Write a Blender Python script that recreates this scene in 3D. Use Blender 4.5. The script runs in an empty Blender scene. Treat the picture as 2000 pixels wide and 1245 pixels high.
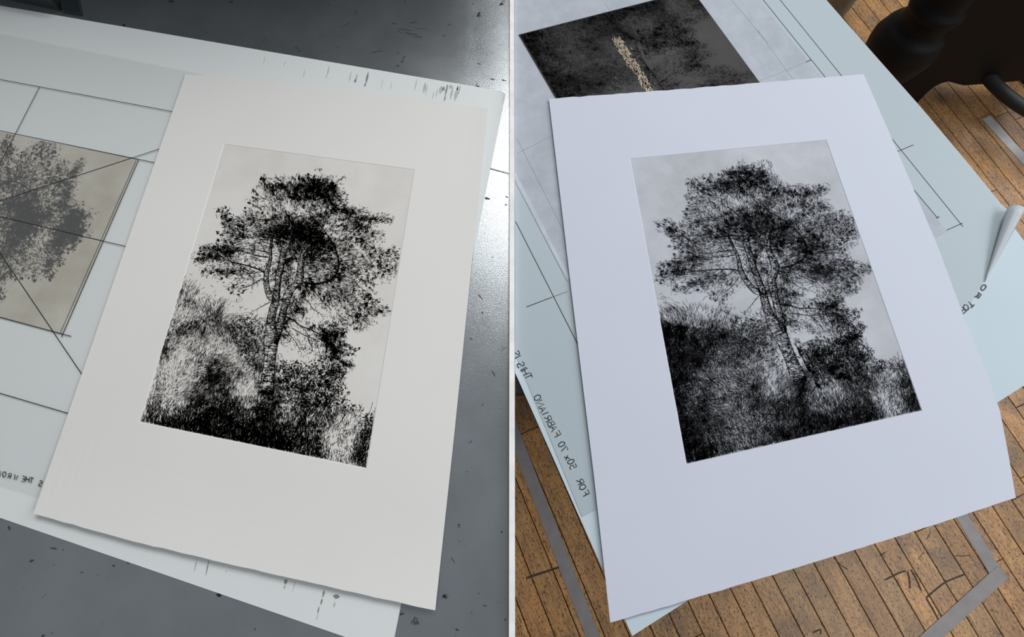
import bpy, bmesh, math
import numpy as np
from mathutils import Vector, Matrix

# ------------------------------------------------------------------ camera, world, lights
SC = bpy.context.scene
COL = SC.collection
F_PX, CAM_H, TILT = 1000.0, 0.66, math.radians(17.0)
cam_data = bpy.data.cameras.new('camera')
cam_data.sensor_width = 36.0
cam_data.lens = 36.0 * F_PX / 2000.0
cam_data.clip_start = 0.01
cam = bpy.data.objects.new('camera', cam_data)
cam.location = (0, 0, CAM_H)
cam.rotation_euler = (TILT, 0, 0)
COL.objects.link(cam)
SC.camera = cam
SC.view_settings.view_transform = 'Standard'
SC.view_settings.look = 'None'
SC.view_settings.gamma = 1.0
SC.view_settings.use_curve_mapping = False
SC.view_settings.exposure = 0.28

world = bpy.data.worlds.new('room_light')
SC.world = world
world.use_nodes = True
world.node_tree.nodes['Background'].inputs[0].default_value = (0.93, 0.97, 1.0, 1)
world.node_tree.nodes['Background'].inputs[1].default_value = 0.19


def area(name, loc, target, sx, sy, power, color=(1, 1, 1)):
    d = bpy.data.lights.new(name, 'AREA')
    d.shape = 'RECTANGLE'
    d.size, d.size_y, d.energy, d.color = sx, sy, power, color
    o = bpy.data.objects.new(name, d)
    o.location = loc
    o.rotation_euler = (Vector(target) - Vector(loc)).to_track_quat('-Z', 'Y').to_euler()
    COL.objects.link(o)
    return o


area('skylight_offscreen', (1.0, 2.5, 3.2), (0.8, 0.9, 0), 2.5, 1.5, 74, (1, 0.99, 0.97))
area('window_right_offscreen', (3.6, 1.3, 2.1), (0.0, 0.3, 0), 2.2, 1.8, 42, (0.92, 0.96, 1.0))
area('lamp_right_offscreen', (2.55, -.85, 2.3), (0.8, -.1, -.6), 1.0, 0.9, 20, (0.95, 0.97, 1.0))

FLOOR_Z = -0.62
RNG = np.random.default_rng(7)


# ------------------------------------------------------------------ helpers
def P(px, py, z=0.0):
    """photo position (2000 x 1245 frame) on the horizontal level z -> (x, y)"""
    d = ((px - 1000) / F_PX, -(py - 622.5) / F_PX, -1.0)
    c, s = math.cos(TILT), math.sin(TILT)
    w = (d[0], c * d[1] - s * d[2], s * d[1] + c * d[2])
    t = -(CAM_H - z) / w[2]
    return (w[0] * t, w[1] * t)


def V(px, py, z=0.0):
    return (*P(px, py, z), z)


def homog(src, dst):
    A = []
    for (x, y), (u, v) in zip(src, dst):
        A += [[x, y, 1, 0, 0, 0, -u * x, -u * y, -u], [0, 0, 0, x, y, 1, -v * x, -v * y, -v]]
    return np.linalg.svd(np.array(A, float))[2][-1].reshape(3, 3)


def hap(h, p):
    p = np.asarray(p, float)
    q = np.c_[p.reshape(-1, 2), np.ones(p.size // 2)] @ h.T
    return (q[:, :2] / q[:, 2:3]).reshape(p.shape)


def tag(o, label=None, cat=None, group=None, kind=None):
    if label: o['label'] = label
    if cat: o['category'] = cat
    if group: o['group'] = group
    if kind: o['kind'] = kind
    return o


def link(name, me, mat=None, parent=None):
    o = bpy.data.objects.new(name, me)
    COL.objects.link(o)
    if mat is not None and me is not None:
        me.materials.append(mat)
    if parent is not None:
        o.parent = parent
    return o


def from_bm(name, bm, mat, parent=None, smooth=False):
    me = bpy.data.meshes.new(name)
    bmesh.ops.recalc_face_normals(bm, faces=bm.faces)
    bm.to_mesh(me)
    bm.free()
    if smooth:
        for p in me.polygons: p.use_smooth = True
    return link(name, me, mat, parent)


def empty(name, loc=(0, 0, 0)):
    o = bpy.data.objects.new(name, None)
    o.location = loc
    o.empty_display_size = 0.05
    COL.objects.link(o)
    return o


def quads_object(name, q, mat, parent=None):
    """q: (n,4,3) array of quads -> one mesh object"""
    n = len(q)
    me = bpy.data.meshes.new(name)
    me.vertices.add(n * 4)
    me.vertices.foreach_set('co', np.ascontiguousarray(q, np.float32).ravel())
    me.loops.add(n * 4)
    me.loops.foreach_set('vertex_index', np.arange(n * 4, dtype=np.int32))
    me.polygons.add(n)
    me.polygons.foreach_set('loop_start', np.arange(0, n * 4, 4, dtype=np.int32))
    me.update(calc_edges=True)
    return link(name, me, mat, parent)


def box_bm(bm, lo, hi):
    vs = [bm.verts.new((x, y, z)) for x in (lo[0], hi[0]) for y in (lo[1], hi[1]) for z in (lo[2], hi[2])]
    for f in ((0, 1, 3, 2), (4, 6, 7, 5), (0, 4, 5, 1), (2, 3, 7, 6), (0, 2, 6, 4), (1, 5, 7, 3)):
        bm.faces.new([vs[i] for i in f])
    return vs


def prism(name, pts, z0, z1, mat, parent=None, bevel=0.0):
    bm = bmesh.new()
    lo = [bm.verts.new((*p, z0)) for p in pts]
    hi = [bm.verts.new((*p, z1)) for p in pts]
    bm.faces.new(hi)
    bm.faces.new(lo[::-1])
    n = len(pts)
    for i in range(n):
        bm.faces.new((lo[i], lo[(i + 1) % n], hi[(i + 1) % n], hi[i]))
    if bevel:
        es = [e for e in bm.edges if abs(e.verts[0].co.z - z1) < 1e-7 and abs(e.verts[1].co.z - z1) < 1e-7]
        bmesh.ops.bevel(bm, geom=es, offset=bevel, segments=2, affect='EDGES')
    return from_bm(name, bm, mat, parent)


def ribbon(pts, w, z, taper=False):
    """flat pen line through world xy points -> list of quads"""
    pts = np.asarray(pts, float)
    d = np.gradient(pts, axis=0)
    d /= np.linalg.norm(d, axis=1)[:, None] + 1e-12
    nrm = np.c_[-d[:, 1], d[:, 0]]
    ww = np.full(len(pts), w / 2) if np.isscalar(w) else np.asarray(w) / 2
    if taper: ww = ww * np.linspace(1, 0.35, len(pts))
    a, b = pts + nrm * ww[:, None], pts - nrm * ww[:, None]
    zz = np.full((len(pts), 1), z) if np.isscalar(z) else np.asarray(z).reshape(-1, 1)
    a, b = np.c_[a, zz], np.c_[b, zz]
    return [(a[i], a[i + 1], b[i + 1], b[i]) for i in range(len(pts) - 1)]


def smooth_line(pts, n=8):
    """Catmull-Rom through points"""
    p = np.asarray(pts, float)
    if len(p) < 3: return p
    p = np.vstack([2 * p[0] - p[1], p, 2 * p[-1] - p[-2]])
    out = []
    t = np.linspace(0, 1, n, endpoint=False)[:, None]
    for i in range(1, len(p) - 2):
        a, b, c, d = p[i - 1], p[i], p[i + 1], p[i + 2]
        out.append(.5 * (2 * b + (c - a) * t + (2 * a - 5 * b + 4 * c - d) * t ** 2 + (3 * b - a - 3 * c + d) * t ** 3))
    out.append(p[-2][None])
    return np.vstack(out)


# ------------------------------------------------------------------ materials
def lin(r, g, b):
    f = lambda c: (c / 255 / 12.92) if c / 255 <= .04045 else ((c / 255 + .055) / 1.055) ** 2.4
    return (f(r), f(g), f(b), 1)


class M:
    def __init__(s, name):
        s.m = bpy.data.materials.new(name)
        s.m.use_nodes = True
        s.t = s.m.node_tree
        s.b = s.t.nodes['Principled BSDF']

    def n(s, typ, **kw):
        nd = s.t.nodes.new(typ)
        for k, v in kw.items():
            if k.startswith('i_'):
                key = k[2:]
                nd.inputs[int(key) if key.isdigit() else key.replace('_', ' ')].default_value = v
            else:
                setattr(nd, k, v)
        return nd

    def l(s, a, b): s.t.links.new(a, b)

    def coord(s, scale=(1, 1, 1), src='Object'):
        tc = s.n('ShaderNodeTexCoord')
        mp = s.n('ShaderNodeMapping')
        mp.inputs['Scale'].default_value = scale
        s.l(tc.outputs[src], mp.inputs[0])
        return mp.outputs[0]

    def noise(s, vec, scale, detail=4, rough=.55):
        nz = s.n('ShaderNodeTexNoise')
        nz.inputs['Scale'].default_value = scale
        nz.inputs['Detail'].default_value = detail
        nz.inputs['Roughness'].default_value = rough
        s.l(vec, nz.inputs['Vector'])
        return nz.outputs[0]

    def ramp(s, fac, stops):
        r = s.n('ShaderNodeValToRGB')
        e = r.color_ramp.elements
        while len(e) < len(stops): e.new(0.5)
        for el, (p, c) in zip(e, stops):
            el.position = p
            el.color = c if len(c) == 4 else (*c, 1)
        s.l(fac, r.inputs[0])
        return r.outputs[0]

    def mix(s, fac, a, b, mode='MIX'):
        mx = s.n('ShaderNodeMix', data_type='RGBA', blend_type=mode)
        for v, idx in ((fac, 0), (a, 6), (b, 7)):
            if hasattr(v, 'links') or isinstance(v, bpy.types.NodeSocket): s.l(v, mx.inputs[idx])
            else: mx.inputs[idx].default_value = v
        return mx.outputs[2]

    def bump(s, h, strength, dist=.001):
        b = s.n('ShaderNodeBump')
        b.inputs['Strength'].default_value = strength
        b.inputs['Distance'].default_value = dist
        s.l(h, b.inputs['Height'])
        s.l(b.outputs[0], s.b.inputs['Normal'])

    def set(s, color=None, rough=None, metal=None, spec=None):
        if color is not None:
            if isinstance(color, bpy.types.NodeSocket): s.l(color, s.b.inputs['Base Color'])
            else: s.b.inputs['Base Color'].default_value = color
        if rough is not None:
            if isinstance(rough, bpy.types.NodeSocket): s.l(rough, s.b.inputs['Roughness'])
            else: s.b.inputs['Roughness'].default_value = rough
        if metal is not None: s.b.inputs['Metallic'].default_value = metal
        if spec is not None: s.b.inputs['Specular IOR Level'].default_value = spec
        return s.m


def paper_mat(name, c, rough=.9):
    m = M(name)
    co = m.coord()
    big = m.noise(co, 6, 3)
    col = m.mix(m.ramp(big, [(.3, (0, 0, 0)), (.7, (1, 1, 1))]), tuple(x * .975 for x in c[:3]) + (1,), c)
    m.bump(m.noise(co, 900, 3), .12, .0004)
    return m.set(col, rough, 0, .15)


def plain_mat(name, c, rough=.6, metal=0, spec=.4, bump=0, bscale=200):
    m = M(name)
    co = m.coord()
    col = m.mix(m.ramp(m.noise(co, 40, 4), [(.35, (0, 0, 0)), (.65, (1, 1, 1))]), tuple(x * .86 for x in c[:3]) + (1,), c)
    if bump: m.bump(m.noise(co, bscale, 4), bump, .002)
    return m.set(col, rough, metal, spec)


def tone_mat(name, c0, c1, scale=14, rough=.85):
    """thin film of plate tone left on the paper: mottled"""
    m = M(name)
    co = m.coord()
    a = m.noise(co, scale, 6, .6)
    b = m.noise(co, scale * 5, 4, .6)
    mixf = m.mix(.3, m.ramp(a, [(.36, (0, 0, 0)), (.62, (1, 1, 1))]), m.ramp(b, [(.4, (0, 0, 0)), (.6, (1, 1, 1))]))
    return m.set(m.mix(mixf, c0, c1), rough, 0, .15)


MAT = {}
MAT['paper_warm'] = paper_mat('warm_white_paper', (.79, .785, .765, 1))
MAT['paper_cool'] = paper_mat('cool_white_paper', (.62, .655, .75, 1))
MAT['backing_warm'] = paper_mat('white_backing', (.76, .80, .80, 1), .75)
MAT['backing_cool'] = paper_mat('pale_blue_board', (.55, .65, .715, 1), .75)
MAT['tone_warm'] = tone_mat('plate_tone_warm', (.665, .64, .60, 1), (.75, .735, .71, 1), 5)
MAT['tone_cool'] = tone_mat('plate_tone_cool', (.43, .45, .485, 1), (.545, .565, .62, 1), 9)
MAT['ink_black'] = plain_mat('black_etching_ink', (.014, .014, .0125, 1), .75, 0, .12)
MAT['ink_grey'] = plain_mat('soft_black_etching_ink', (.034, .036, .042, 1), .7, 0, .15)
MAT['ink_plate_brown'] = plain_mat('brown_ink_in_plate', (.062, .042, .030, 1), .8, 0, .1)
MAT['ink_plate_dark'] = plain_mat('dark_ink_in_plate', (.009, .010, .012, 1), .45, 0, .15)
MAT['pen'] = plain_mat('black_marker', (.012, .012, .014, 1), .5)
MAT['pencil'] = plain_mat('faint_pencil', (.30, .33, .37, 1), .8)
MAT['smudge'] = plain_mat('grey_ink_smudge', (.50, .52, .52, 1), .9)
MAT['smudge_dark'] = plain_mat('dark_ink_smudge', (.27, .275, .27, 1), .9)
MAT['iron'] = plain_mat('black_cast_iron', (.004, .004, .0044, 1), .5, 0, .22, .4, 260)
MAT['iron_green'] = plain_mat('dark_green_press_paint', (.012, .017, .017, 1), .4, 0, .4, .3, 200)
MAT['roller'] = plain_mat('dark_olive_roller', (.022, .020, .012, 1), .6, 0, .3)
MAT['white_board'] = plain_mat('white_divider_paint', (.97, .97, .97, 1), .6, 0, .3)
MAT['rubber'] = plain_mat('black_rubber', (.018, .019, .022, 1), .5)
MAT['beige'] = plain_mat('grey_beige_enamel', (.30, .29, .265, 1), .5)
MAT['tape'] = plain_mat('grey_floor_tape', (.27, .255, .255, 1), .55, 0, .35, .2, 300)
MAT['tape_white'] = plain_mat('pale_floor_tape', (.44, .43, .43, 1), .6)


def film_mat(name, c, alpha, rough=.5):
    m = M(name)
    m.set(c, rough, 0, .35)
    m.bump(m.noise(m.coord(), 5, 2), .05, .004)
    tr = m.n('ShaderNodeBsdfTransparent')
    mx = m.n('ShaderNodeMixShader')
    mx.inputs[0].default_value = alpha
    out = m.t.nodes['Material Output']
    m.l(tr.outputs[0], mx.inputs[1])
    m.l(m.b.outputs[0], mx.inputs[2])
    m.l(mx.outputs[0], out.inputs[0])
    return m.m


MAT['film_warm'] = film_mat('frosted_film_warm', (.62, .64, .64, 1), .09, .8)
MAT['film_cool'] = film_mat('frosted_film_cool', (.50, .585, .635, 1), .8, .42)
MAT['curl'] = film_mat('frosted_film_curl', (.55, .60, .64, 1), .93, .4)


def tissue_mat():
    m = M('grey_tissue')
    co = m.coord()
    a = m.noise(co, 30, 6, .65)
    b = m.noise(co, 5, 3, .5)
    f = m.mix(.45, m.ramp(a, [(.4, (0, 0, 0)), (.62, (1, 1, 1))]), m.ramp(b, [(.35, (0, 0, 0)), (.65, (1, 1, 1))]))
    m.bump(a, .25, .001)
    return m.set(m.mix(f, (.40, .435, .49, 1), (.50, .54, .61, 1)), .85, 0, .15)


MAT['tissue'] = tissue_mat()


def steel_mat():
    m = M('worn_steel_bed')
    co = m.coord()
    a = m.noise(co, 9, 6, .6)
    col = m.mix(m.ramp(a, [(.3, (0, 0, 0)), (.7, (1, 1, 1))]), (.36, .39, .415, 1), (.43, .465, .49, 1))
    spots = m.noise(m.coord((1, 1, 1)), 42, 5, .62)
    col = m.mix(m.ramp(spots, [(.655, (0, 0, 0)), (.70, (1, 1, 1))]), col, (.05, .055, .06, 1))
    fine = m.noise(co, 700, 2, .6)
    rg = m.n('ShaderNodeMapRange')
    rg.inputs['To Min'].default_value = .20
    rg.inputs['To Max'].default_value = .31
    m.l(a, rg.inputs[0])
    m.bump(fine, .35, .0005)
    m.l(rg.outputs[0], m.b.inputs['Roughness'])
    return m.set(col, None, .82, .5)


MAT['steel'] = steel_mat()


def wood_mat():
    m = M('worn_maple_boards')
    co = m.coord()
    info = m.n('ShaderNodeObjectInfo')
    add = m.n('ShaderNodeVectorMath', operation='MULTIPLY_ADD')
    cmb = m.n('ShaderNodeCombineXYZ')
    for i in range(3): m.l(info.outputs['Random'], cmb.inputs[i])
    m.l(cmb.outputs[0], add.inputs[0])
    add.inputs[1].default_value = (37, 91, 13)
    m.l(co, add.inputs[2])
    v = add.outputs[0]
    st = m.n('ShaderNodeMapping')
    st.inputs['Scale'].default_value = (4, 26, 10)
    m.l(v, st.inputs[0])
    grain = m.noise(st.outputs[0], 5, 6, .65)
    base = m.mix(m.ramp(grain, [(.3, (0, 0, 0)), (.72, (1, 1, 1))]), (.28, .150, .058, 1), (.60, .335, .135, 1))
    var = m.ramp(info.outputs['Random'], [(0, (.72, .70, .70)), (.35, (.95, .92, .86)), (.7, (1.12, 1.05, .95)), (1, (.82, .86, .92))])
    base = m.mix(1.0, base, var, 'MULTIPLY')
    worn = m.noise(v, 9, 5, .6)
    base = m.mix(m.ramp(worn, [(.50, (0, 0, 0)), (.66, (.75, .75, .75))]), base, (.19, .12, .076, 1))
    st2 = m.n('ShaderNodeMapping')
    st2.inputs['Scale'].default_value = (60, 150, 60)
    m.l(v, st2.inputs[0])
    fl = m.noise(st2.outputs[0], 2.6, 5, .7)
    base = m.mix(m.ramp(fl, [(.535, (0, 0, 0)), (.60, (.9, .9, .9))]), base, (.022, .013, .009, 1))
    m.bump(fl, .3, .001)
    rg = m.n('ShaderNodeMapRange')
    rg.inputs['To Min'].default_value = .30
    rg.inputs['To Max'].default_value = .50
    m.l(worn, rg.inputs[0])
    m.l(rg.outputs[0], m.b.inputs['Roughness'])
    return m.set(base, None, 0, .5)


MAT['wood'] = wood_mat()
MAT['subfloor'] = plain_mat('dark_subfloor', (.012, .009, .007, 1), .9)


def plate_mat(name, c0, c1, rough, metal, scale=9, spec=.3):
    m = M(name)
    co = m.coord()
    a = m.noise(co, scale, 5, .6)
    return m.set(m.mix(m.ramp(a, [(.33, (0, 0, 0)), (.66, (1, 1, 1))]), c0, c1), rough, metal, spec)


MAT['plate_tan'] = plate_mat('inked_plate_tan', (.40, .37, .30, 1), (.60, .57, .49, 1), .45, 0)
MAT['plate_dark'] = plate_mat('inked_plate_dark', (.026, .025, .027, 1), (.058, .054, .054, 1), .42, .0, 11, .15)
MAT['plate_bare'] = plate_mat('bare_metal_streak', (.20, .165, .13, 1), (.24, .20, .155, 1), .36, 1.0, 90)  # even dark bare metal; its shine comes from reflection

# ------------------------------------------------------------------ the setting: floor of narrow boards, white divider
floor_o = prism('floor', [(-2.6, -2.2), (3.2, -2.2), (3.2, 4.4), (-2.6, 4.4)], FLOOR_Z - .06, FLOOR_Z - .012, MAT['subfloor'])
tag(floor_o, 'worn floor of narrow maple boards', None, None, 'structure')

BD = math.radians(-67.0)
bdir = np.array([math.cos(BD), math.sin(BD)])
bnor = np.array([-bdir[1], bdir[0]])            # points to +x,+y
BW, B0, BL = 0.0500, 0.0, 0.95                   # width, phase, length
seam_px = [(1464, 1140), (1507, 1127), (1549, 1114), (1590, 1101), (1632, 1089), (1674, 1077), (1715, 1063),
           (1751, 1051), (1789, 1039), (1826, 1027), (1862, 1018), (1899, 1003), (1936, 991)]
sv = np.array([np.dot(P(x, y, FLOOR_Z), bnor) for x, y in seam_px])
BW, B0 = np.polyfit(np.arange(len(sv)), sv, 1)
bm = bmesh.new()
vs = box_bm(bm, (0, .0010, -.012), (BL - .0016, BW - .0010, 0))
es = [e for e in bm.edges if e.verts[0].co.z > -.001 and e.verts[1].co.z > -.001]
bmesh.ops.bevel(bm, geom=es, offset=.0007, segments=1, affect='EDGES')
board_me = bpy.data.meshes.new('floor_board')
bmesh.ops.recalc_face_normals(bm, faces=bm.faces)
bm.to_mesh(board_me)
bm.free()
board_me.materials.append(MAT['wood'])
for k in range(-34, 52):
    off = B0 + k * BW
    st = RNG.uniform(0, BL)
    for j in range(-5, 5):
        s0 = st + j * BL
        a = bnor * off + bdir * s0
        b = bnor * off + bdir * (s0 + BL)
        mx, mn = max(a[0], b[0]), min(a[0], b[0])
        if mx < -.02 or mn > 2.25 or max(a[1], b[1]) < -.85 or min(a[1], b[1]) > 2.2: continue
        o = bpy.data.objects.new('floor_board', board_me)
        COL.objects.link(o)
        o.location = (a[0], a[1], FLOOR_Z)
        o.rotation_euler = (0, 0, BD)
        o.parent = floor_o

wm = prism('divider_strip', [(-.0035, -.62), (.0035, -.62), (.0035, .98), (-.0035, .98)], FLOOR_Z, .010, MAT['white_board'])  # border between the two halves, built as a board; no real partition
tag(wm, 'white border strip between the two halves, built as a thin upright board', None, None, 'structure')


def tape(name, px, w, mat, label, z=FLOOR_Z):
    pts = np.array([P(x, y, z) for x, y in px])
    d = (pts[-1] - pts[0]) / np.linalg.norm(pts[-1] - pts[0])
    n = np.array([-d[1], d[0]]) * w / 2
    m = 7
    L = [pts[0] + (pts[-1] - pts[0]) * i / m for i in range(m + 1)]
    jit = RNG.normal(0, w * .025, (2, m + 1))
    a = [L[i] + n + d * 0 + n * jit[0, i] * 20 * w for i in range(m + 1)]
    b = [L[i] - n - n * jit[1, i] * 20 * w for i in range(m + 1)]
    o = prism(name, [tuple(p) for p in a + b[::-1]], z + .0003, z + .0009, mat)
    return tag(o, label, 'floor tape')


tape('floor_tape', [(985, 800), (1062, 990), (1165, 1262)], .030, MAT['tape'], 'long worn grey tape strip along the boards beside the white divider')
tape('floor_tape', [(1872, 998), (1950, 1128)], .030, MAT['tape'], 'grey tape strip forming the upper arm of the corner mark')
tape('floor_tape', [(1958, 1118), (1800, 1262)], .030, MAT['tape'], 'grey tape strip forming the lower arm of the corner mark', FLOOR_Z + .0008)
tape('floor_tape', [(1926, 230), (2035, 350)], .030, MAT['tape_white'], 'pale tape strip on the boards below the black wheel')
tape('floor_tape', [(1690, 107), (1745, 94)], .030, MAT['tape_white'], 'short pale tape strip beside the cast iron foot')


MAT['scuff'] = plain_mat('dark_scuff', (.045, .030, .022, 1), .7)
for pts, w in ([(1729, 1133), (1745, 1125), (1760, 1118), (1769, 1116)], .0042), ([(1772, 1117), (1776, 1132), (1777, 1150)], .0035), ([(1779, 1113), (1790, 1133), (1799, 1154)], .0045), \
        ([(1809, 1168), (1830, 1150), (1850, 1136), (1885, 1122)], .0035), ([(1809, 1169), (1823, 1193), (1834, 1214)], .0040), ([(1718, 1087), (1729, 1079)], .003), ([(1628, 1090), (1642, 1104), (1656, 1113)], .003), \
        ([(1866, 1086), (1880, 1087), (1896, 1085)], .002), ([(1588, 1236), (1602, 1231), (1602, 1240)], .003), ([(1028, 1130), (1060, 1119), (1100, 1106)], .004), ([(1810, 1054), (1818, 1038)], .0016), ([(1793, 1094), (1804, 1078)], .0016):
    quads_object('scuff_mark', np.array(ribbon([P(x, y, FLOOR_Z) for x, y in smooth_line(pts, 5)], w * RNG.uniform(.7, 1.2), FLOOR_Z + .0002)), MAT['scuff'], floor_o)

# ------------------------------------------------------------------ steel-bedded press carrying the first print
press = empty('etching_press', (-.7, .4, FLOOR_Z))
tag(press, 'etching press with a wide worn steel bed under the white sheets', 'press')


def part_of(parent, o):
    o.parent = parent
    o.matrix_parent_inverse = Matrix.Translation(parent.location).inverted()
    return o


s0, s1 = np.array(P(958, 330)), np.array(P(995, 340))
sd = (s1 - s0) / (s1 - s0)[0]
XL, XR = -1.42, -.0042
yl, yr = (s0 + sd * (XL - s0[0]))[1], (s0 + sd * (XR - s0[0]))[1]
g = .0006
part_of(press, prism('bed_plate', [(XL, -.62), (XR, -.62), (XR, yr - g), (XL, yl - g)], -.03, 0, MAT['steel'], bevel=.0008))
part_of(press, prism('bed_plate', [(XL, yl + g), (XR, yr + g), (XR, 1.7), (XL, 1.7)], -.03, 0, MAT['steel'], bevel=.0008))
for x in (-1.3, -.16):
    part_of(press, prism('bed_rail', [(x, -.55), (x + .06, -.55), (x + .06, 1.65), (x, 1.65)], -.13, -.03, MAT['iron_green']))
    for y in (-.5, 1.5):
        part_of(press, prism('leg', [(x, y), (x + .06, y), (x + .06, y + .08), (x, y + .08)], FLOOR_Z, -.13, MAT['iron_green']))


def lathe(name, prof, mat, parent=None, loc=(0, 0, 0), axis='Z', seg=40):
    bm = bmesh.new()
    rings = []
    for r, z in prof:
        rings.append([bm.verts.new((r * math.cos(2 * math.pi * i / seg), r * math.sin(2 * math.pi * i / seg), z)) for i in range(seg)])
    for a, b in zip(rings, rings[1:]):
        for i in range(seg):
            bm.faces.new((a[i], a[(i + 1) % seg], b[(i + 1) % seg], b[i]))
    bm.faces.new(rings[0][::-1])
    bm.faces.new(rings[-1])
    rot = Matrix.Rotation(math.pi / 2, 4, 'Y') if axis == 'X' else Matrix.Identity(4)
    bmesh.ops.transform(bm, matrix=Matrix.Translation(loc) @ rot, verts=bm.verts)
    o = from_bm(name, bm, mat, None, True)
    if parent is not None: part_of(parent, o)
    return o


lathe('roller', [(.05, -.62), (.05, -.56), (.33, -.56), (.34, -.55), (.34, .57), (.33, .58), (.05, .58), (.05, .62)],
      MAT['roller'], press, (-.65, 1.29, .45), 'X', 64)
for x in (-1.27, -.062):
    part_of(press, prism('side_frame', [(x, 1.05), (x + .05, 1.05), (x + .05, 1.5), (x, 1.5)], 0, .70, MAT['iron_green'], bevel=.01))
part_of(press, prism('guide_block', [P(-140, -32), P(120, 21.5), P(128, 2), P(120, -60), P(-150, -90)], .0002, .05, MAT['iron_green'], bevel=.003))
part_of(press, prism('clamp_plate', [P(126, 25), P(163, 31.5), P(157, 0), P(150, -40), P(122, -40)], .0002, .008,
                     plain_mat('dark_teal_paint', (.022, .032, .035, 1), .4), bevel=.001))

MAT['stain'] = plain_mat('black_ink_stain', (.055, .057, .058, 1), .6)
for x, y, a, l, w in [(770, 46, .1, 12, 5), (790, 58, .15, 30, 6), (808, 44, -.2, 16, 8), (802, 66, .2, 26, 7), (815, 72, 0, 20, 5), (780, 62, .4, 12, 5), (822, 56, .1, 20, 3), (675, 49, -.5, 16, 4), (579, 93, .6, 9, 6), (735, 101, -.15, 26, 4),
                      (789, 112, -.7, 10, 6), (878, 48, .2, 8, 5), (936, 125, .3, 8, 5), (962, 155, .2, 10, 6), (984, 157, .2, 10, 5), (516, 78, -.6, 12, 5), (792, 4, .8, 6, 5), (952, 388, .2, 11, 9), (990, 385, .5, 6, 5),
                      (938, 580, .9, 14, 3), (942, 611, 1.4, 6, 4), (964, 730, 1.1, 14, 4), (920, 662, .2, 5, 4), (62, 1096, -.3, 9, 6), (105, 1072, .2, 14, 5), (18, 1032, 1.2, 9, 6), (250, 1101, .5, 5, 4), (815, 1216, .9, 9, 6), (893, 1231, .4, 8, 6),
                      (498, 1230, 1.2, 6, 3), (947, 1184, .2, 8, 3), (980, 1040, .3, 5, 4), (885, 1095, 1.0, 14, 2.5), (935, 1160, .3, 4, 3)]:
    px = [(x + math.cos(a) * l * t, y + math.sin(a) * l * t) for t in np.linspace(-.5, .5, 6)]
    st = quads_object('ink_stain', np.array(ribbon([P(p[0], p[1]) for p in px], w * .00042 * np.array([.2, .9, 1.2, .6, 1.0, .1]) * RNG.uniform(.7, 1.2, 6), .0002)), MAT['stain'])
    part_of(press, st)

# ------------------------------------------------------------------ handwriting and pen lines
GLYPH = {
    'T': [[(0, 1), (1, 1)], [(.5, 1), (.5, 0)]], 'H': [[(0, 1), (0, 0)], [(1, 1), (1, 0)], [(0, .5), (1, .5)]],
    'I': [[(.5, 1), (.5, 0)]], 'F': [[(0, 0), (0, 1), (.9, 1)], [(0, .52), (.7, .52)]],
    'S': [[(.95, .85), (.6, 1), (.2, .95), (.1, .72), (.5, .52), (.9, .32), (.8, .05), (.4, 0), (.05, .12)]],
    'E': [[(.9, 1), (0, 1), (0, 0), (.9, 0)], [(0, .5), (.7, .5)]],
    'O': [[(.5, 1), (.1, .8), (.05, .3), (.4, 0), (.85, .2), (.95, .7), (.5, 1)]],
    '0': [[(.5, 1), (.15, .8), (.1, .3), (.4, 0), (.8, .2), (.85, .7), (.5, 1)]],
    'R': [[(0, 0), (0, 1), (.7, .95), (.85, .72), (.6, .5), (0, .48)], [(.35, .48), (.95, 0)]],
    'P': [[(0, 0), (0, 1), (.75, .95), (.85, .68), (.6, .48), (0, .46)]],
    'B': [[(0, 0), (0, 1), (.7, .92), (.7, .62), (0, .52), (.8, .44), (.85, .12), (.4, 0), (0, 0)]],
    'A': [[(0, 0), (.5, 1), (1, 0)], [(.2, .38), (.8, .38)]], 'N': [[(0, 0), (0, 1), (1, 0), (1, 1)]],
    'W': [[(0, 1), (.25, 0), (.5, .7), (.75, 0), (1, 1)]], 'G': [[(.95, .85), (.5, 1), (.08, .6), (.3, .05), (.85, .1), (.9, .45), (.55, .45)]],
    '5': [[(.85, 1), (.2, 1), (.15, .6), (.7, .58), (.85, .25), (.5, 0), (.1, .1)]],
    '7': [[(0, .95), (.9, 1), (.35, 0)]], 'x': [[(.05, .6), (.8, 0)], [(.8, .6), (.05, 0)]],
}


def letter(ch, pos, adv, up, size, w, z, aspect, parent):
    """pos, adv, up in photo pixels; the lettering lies on level z"""
    out = []
    for st in GLYPH[ch]:
        pts = [(pos[0] + adv[0] * (x - .5) * size * aspect + up[0] * (y - .5) * size,
                pos[1] + adv[1] * (x - .5) * size * aspect + up[1] * (y - .5) * size) for x, y in st]
        if ch in 'SO0G': pts = smooth_line(pts, 5)
        pts = np.array(pts) + RNG.normal(0, size * .02, (len(pts), 2))
        out += ribbon([P(x, y, z) for x, y in pts], w, z)
    return quads_object('handwritten_letter', np.array(out), MAT['pen'], parent)


def pen(lines, w, z, name, mat, parent):
    for l in lines:
        quads_object(name, np.array(ribbon([P(x, y, z) for x, y in l], w, z)), mat, parent)


# ------------------------------------------------------------------ left stack: backing, plate, film
def world_poly(px, z): return [P(x, y, z) for x, y in px]


backing = prism('backing_sheet', world_poly([(-160, -18), (0, 11), (480, 93), (980, 178), (987, 184), (934, 448), (783, 1182), (764, 1276), (0, 1012), (-160, 958)], .0009),
                .0003, .0009, MAT['backing_warm'])
tag(backing, 'large white backing sheet with grey ink smudges on the steel bed', 'sheet')



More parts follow.
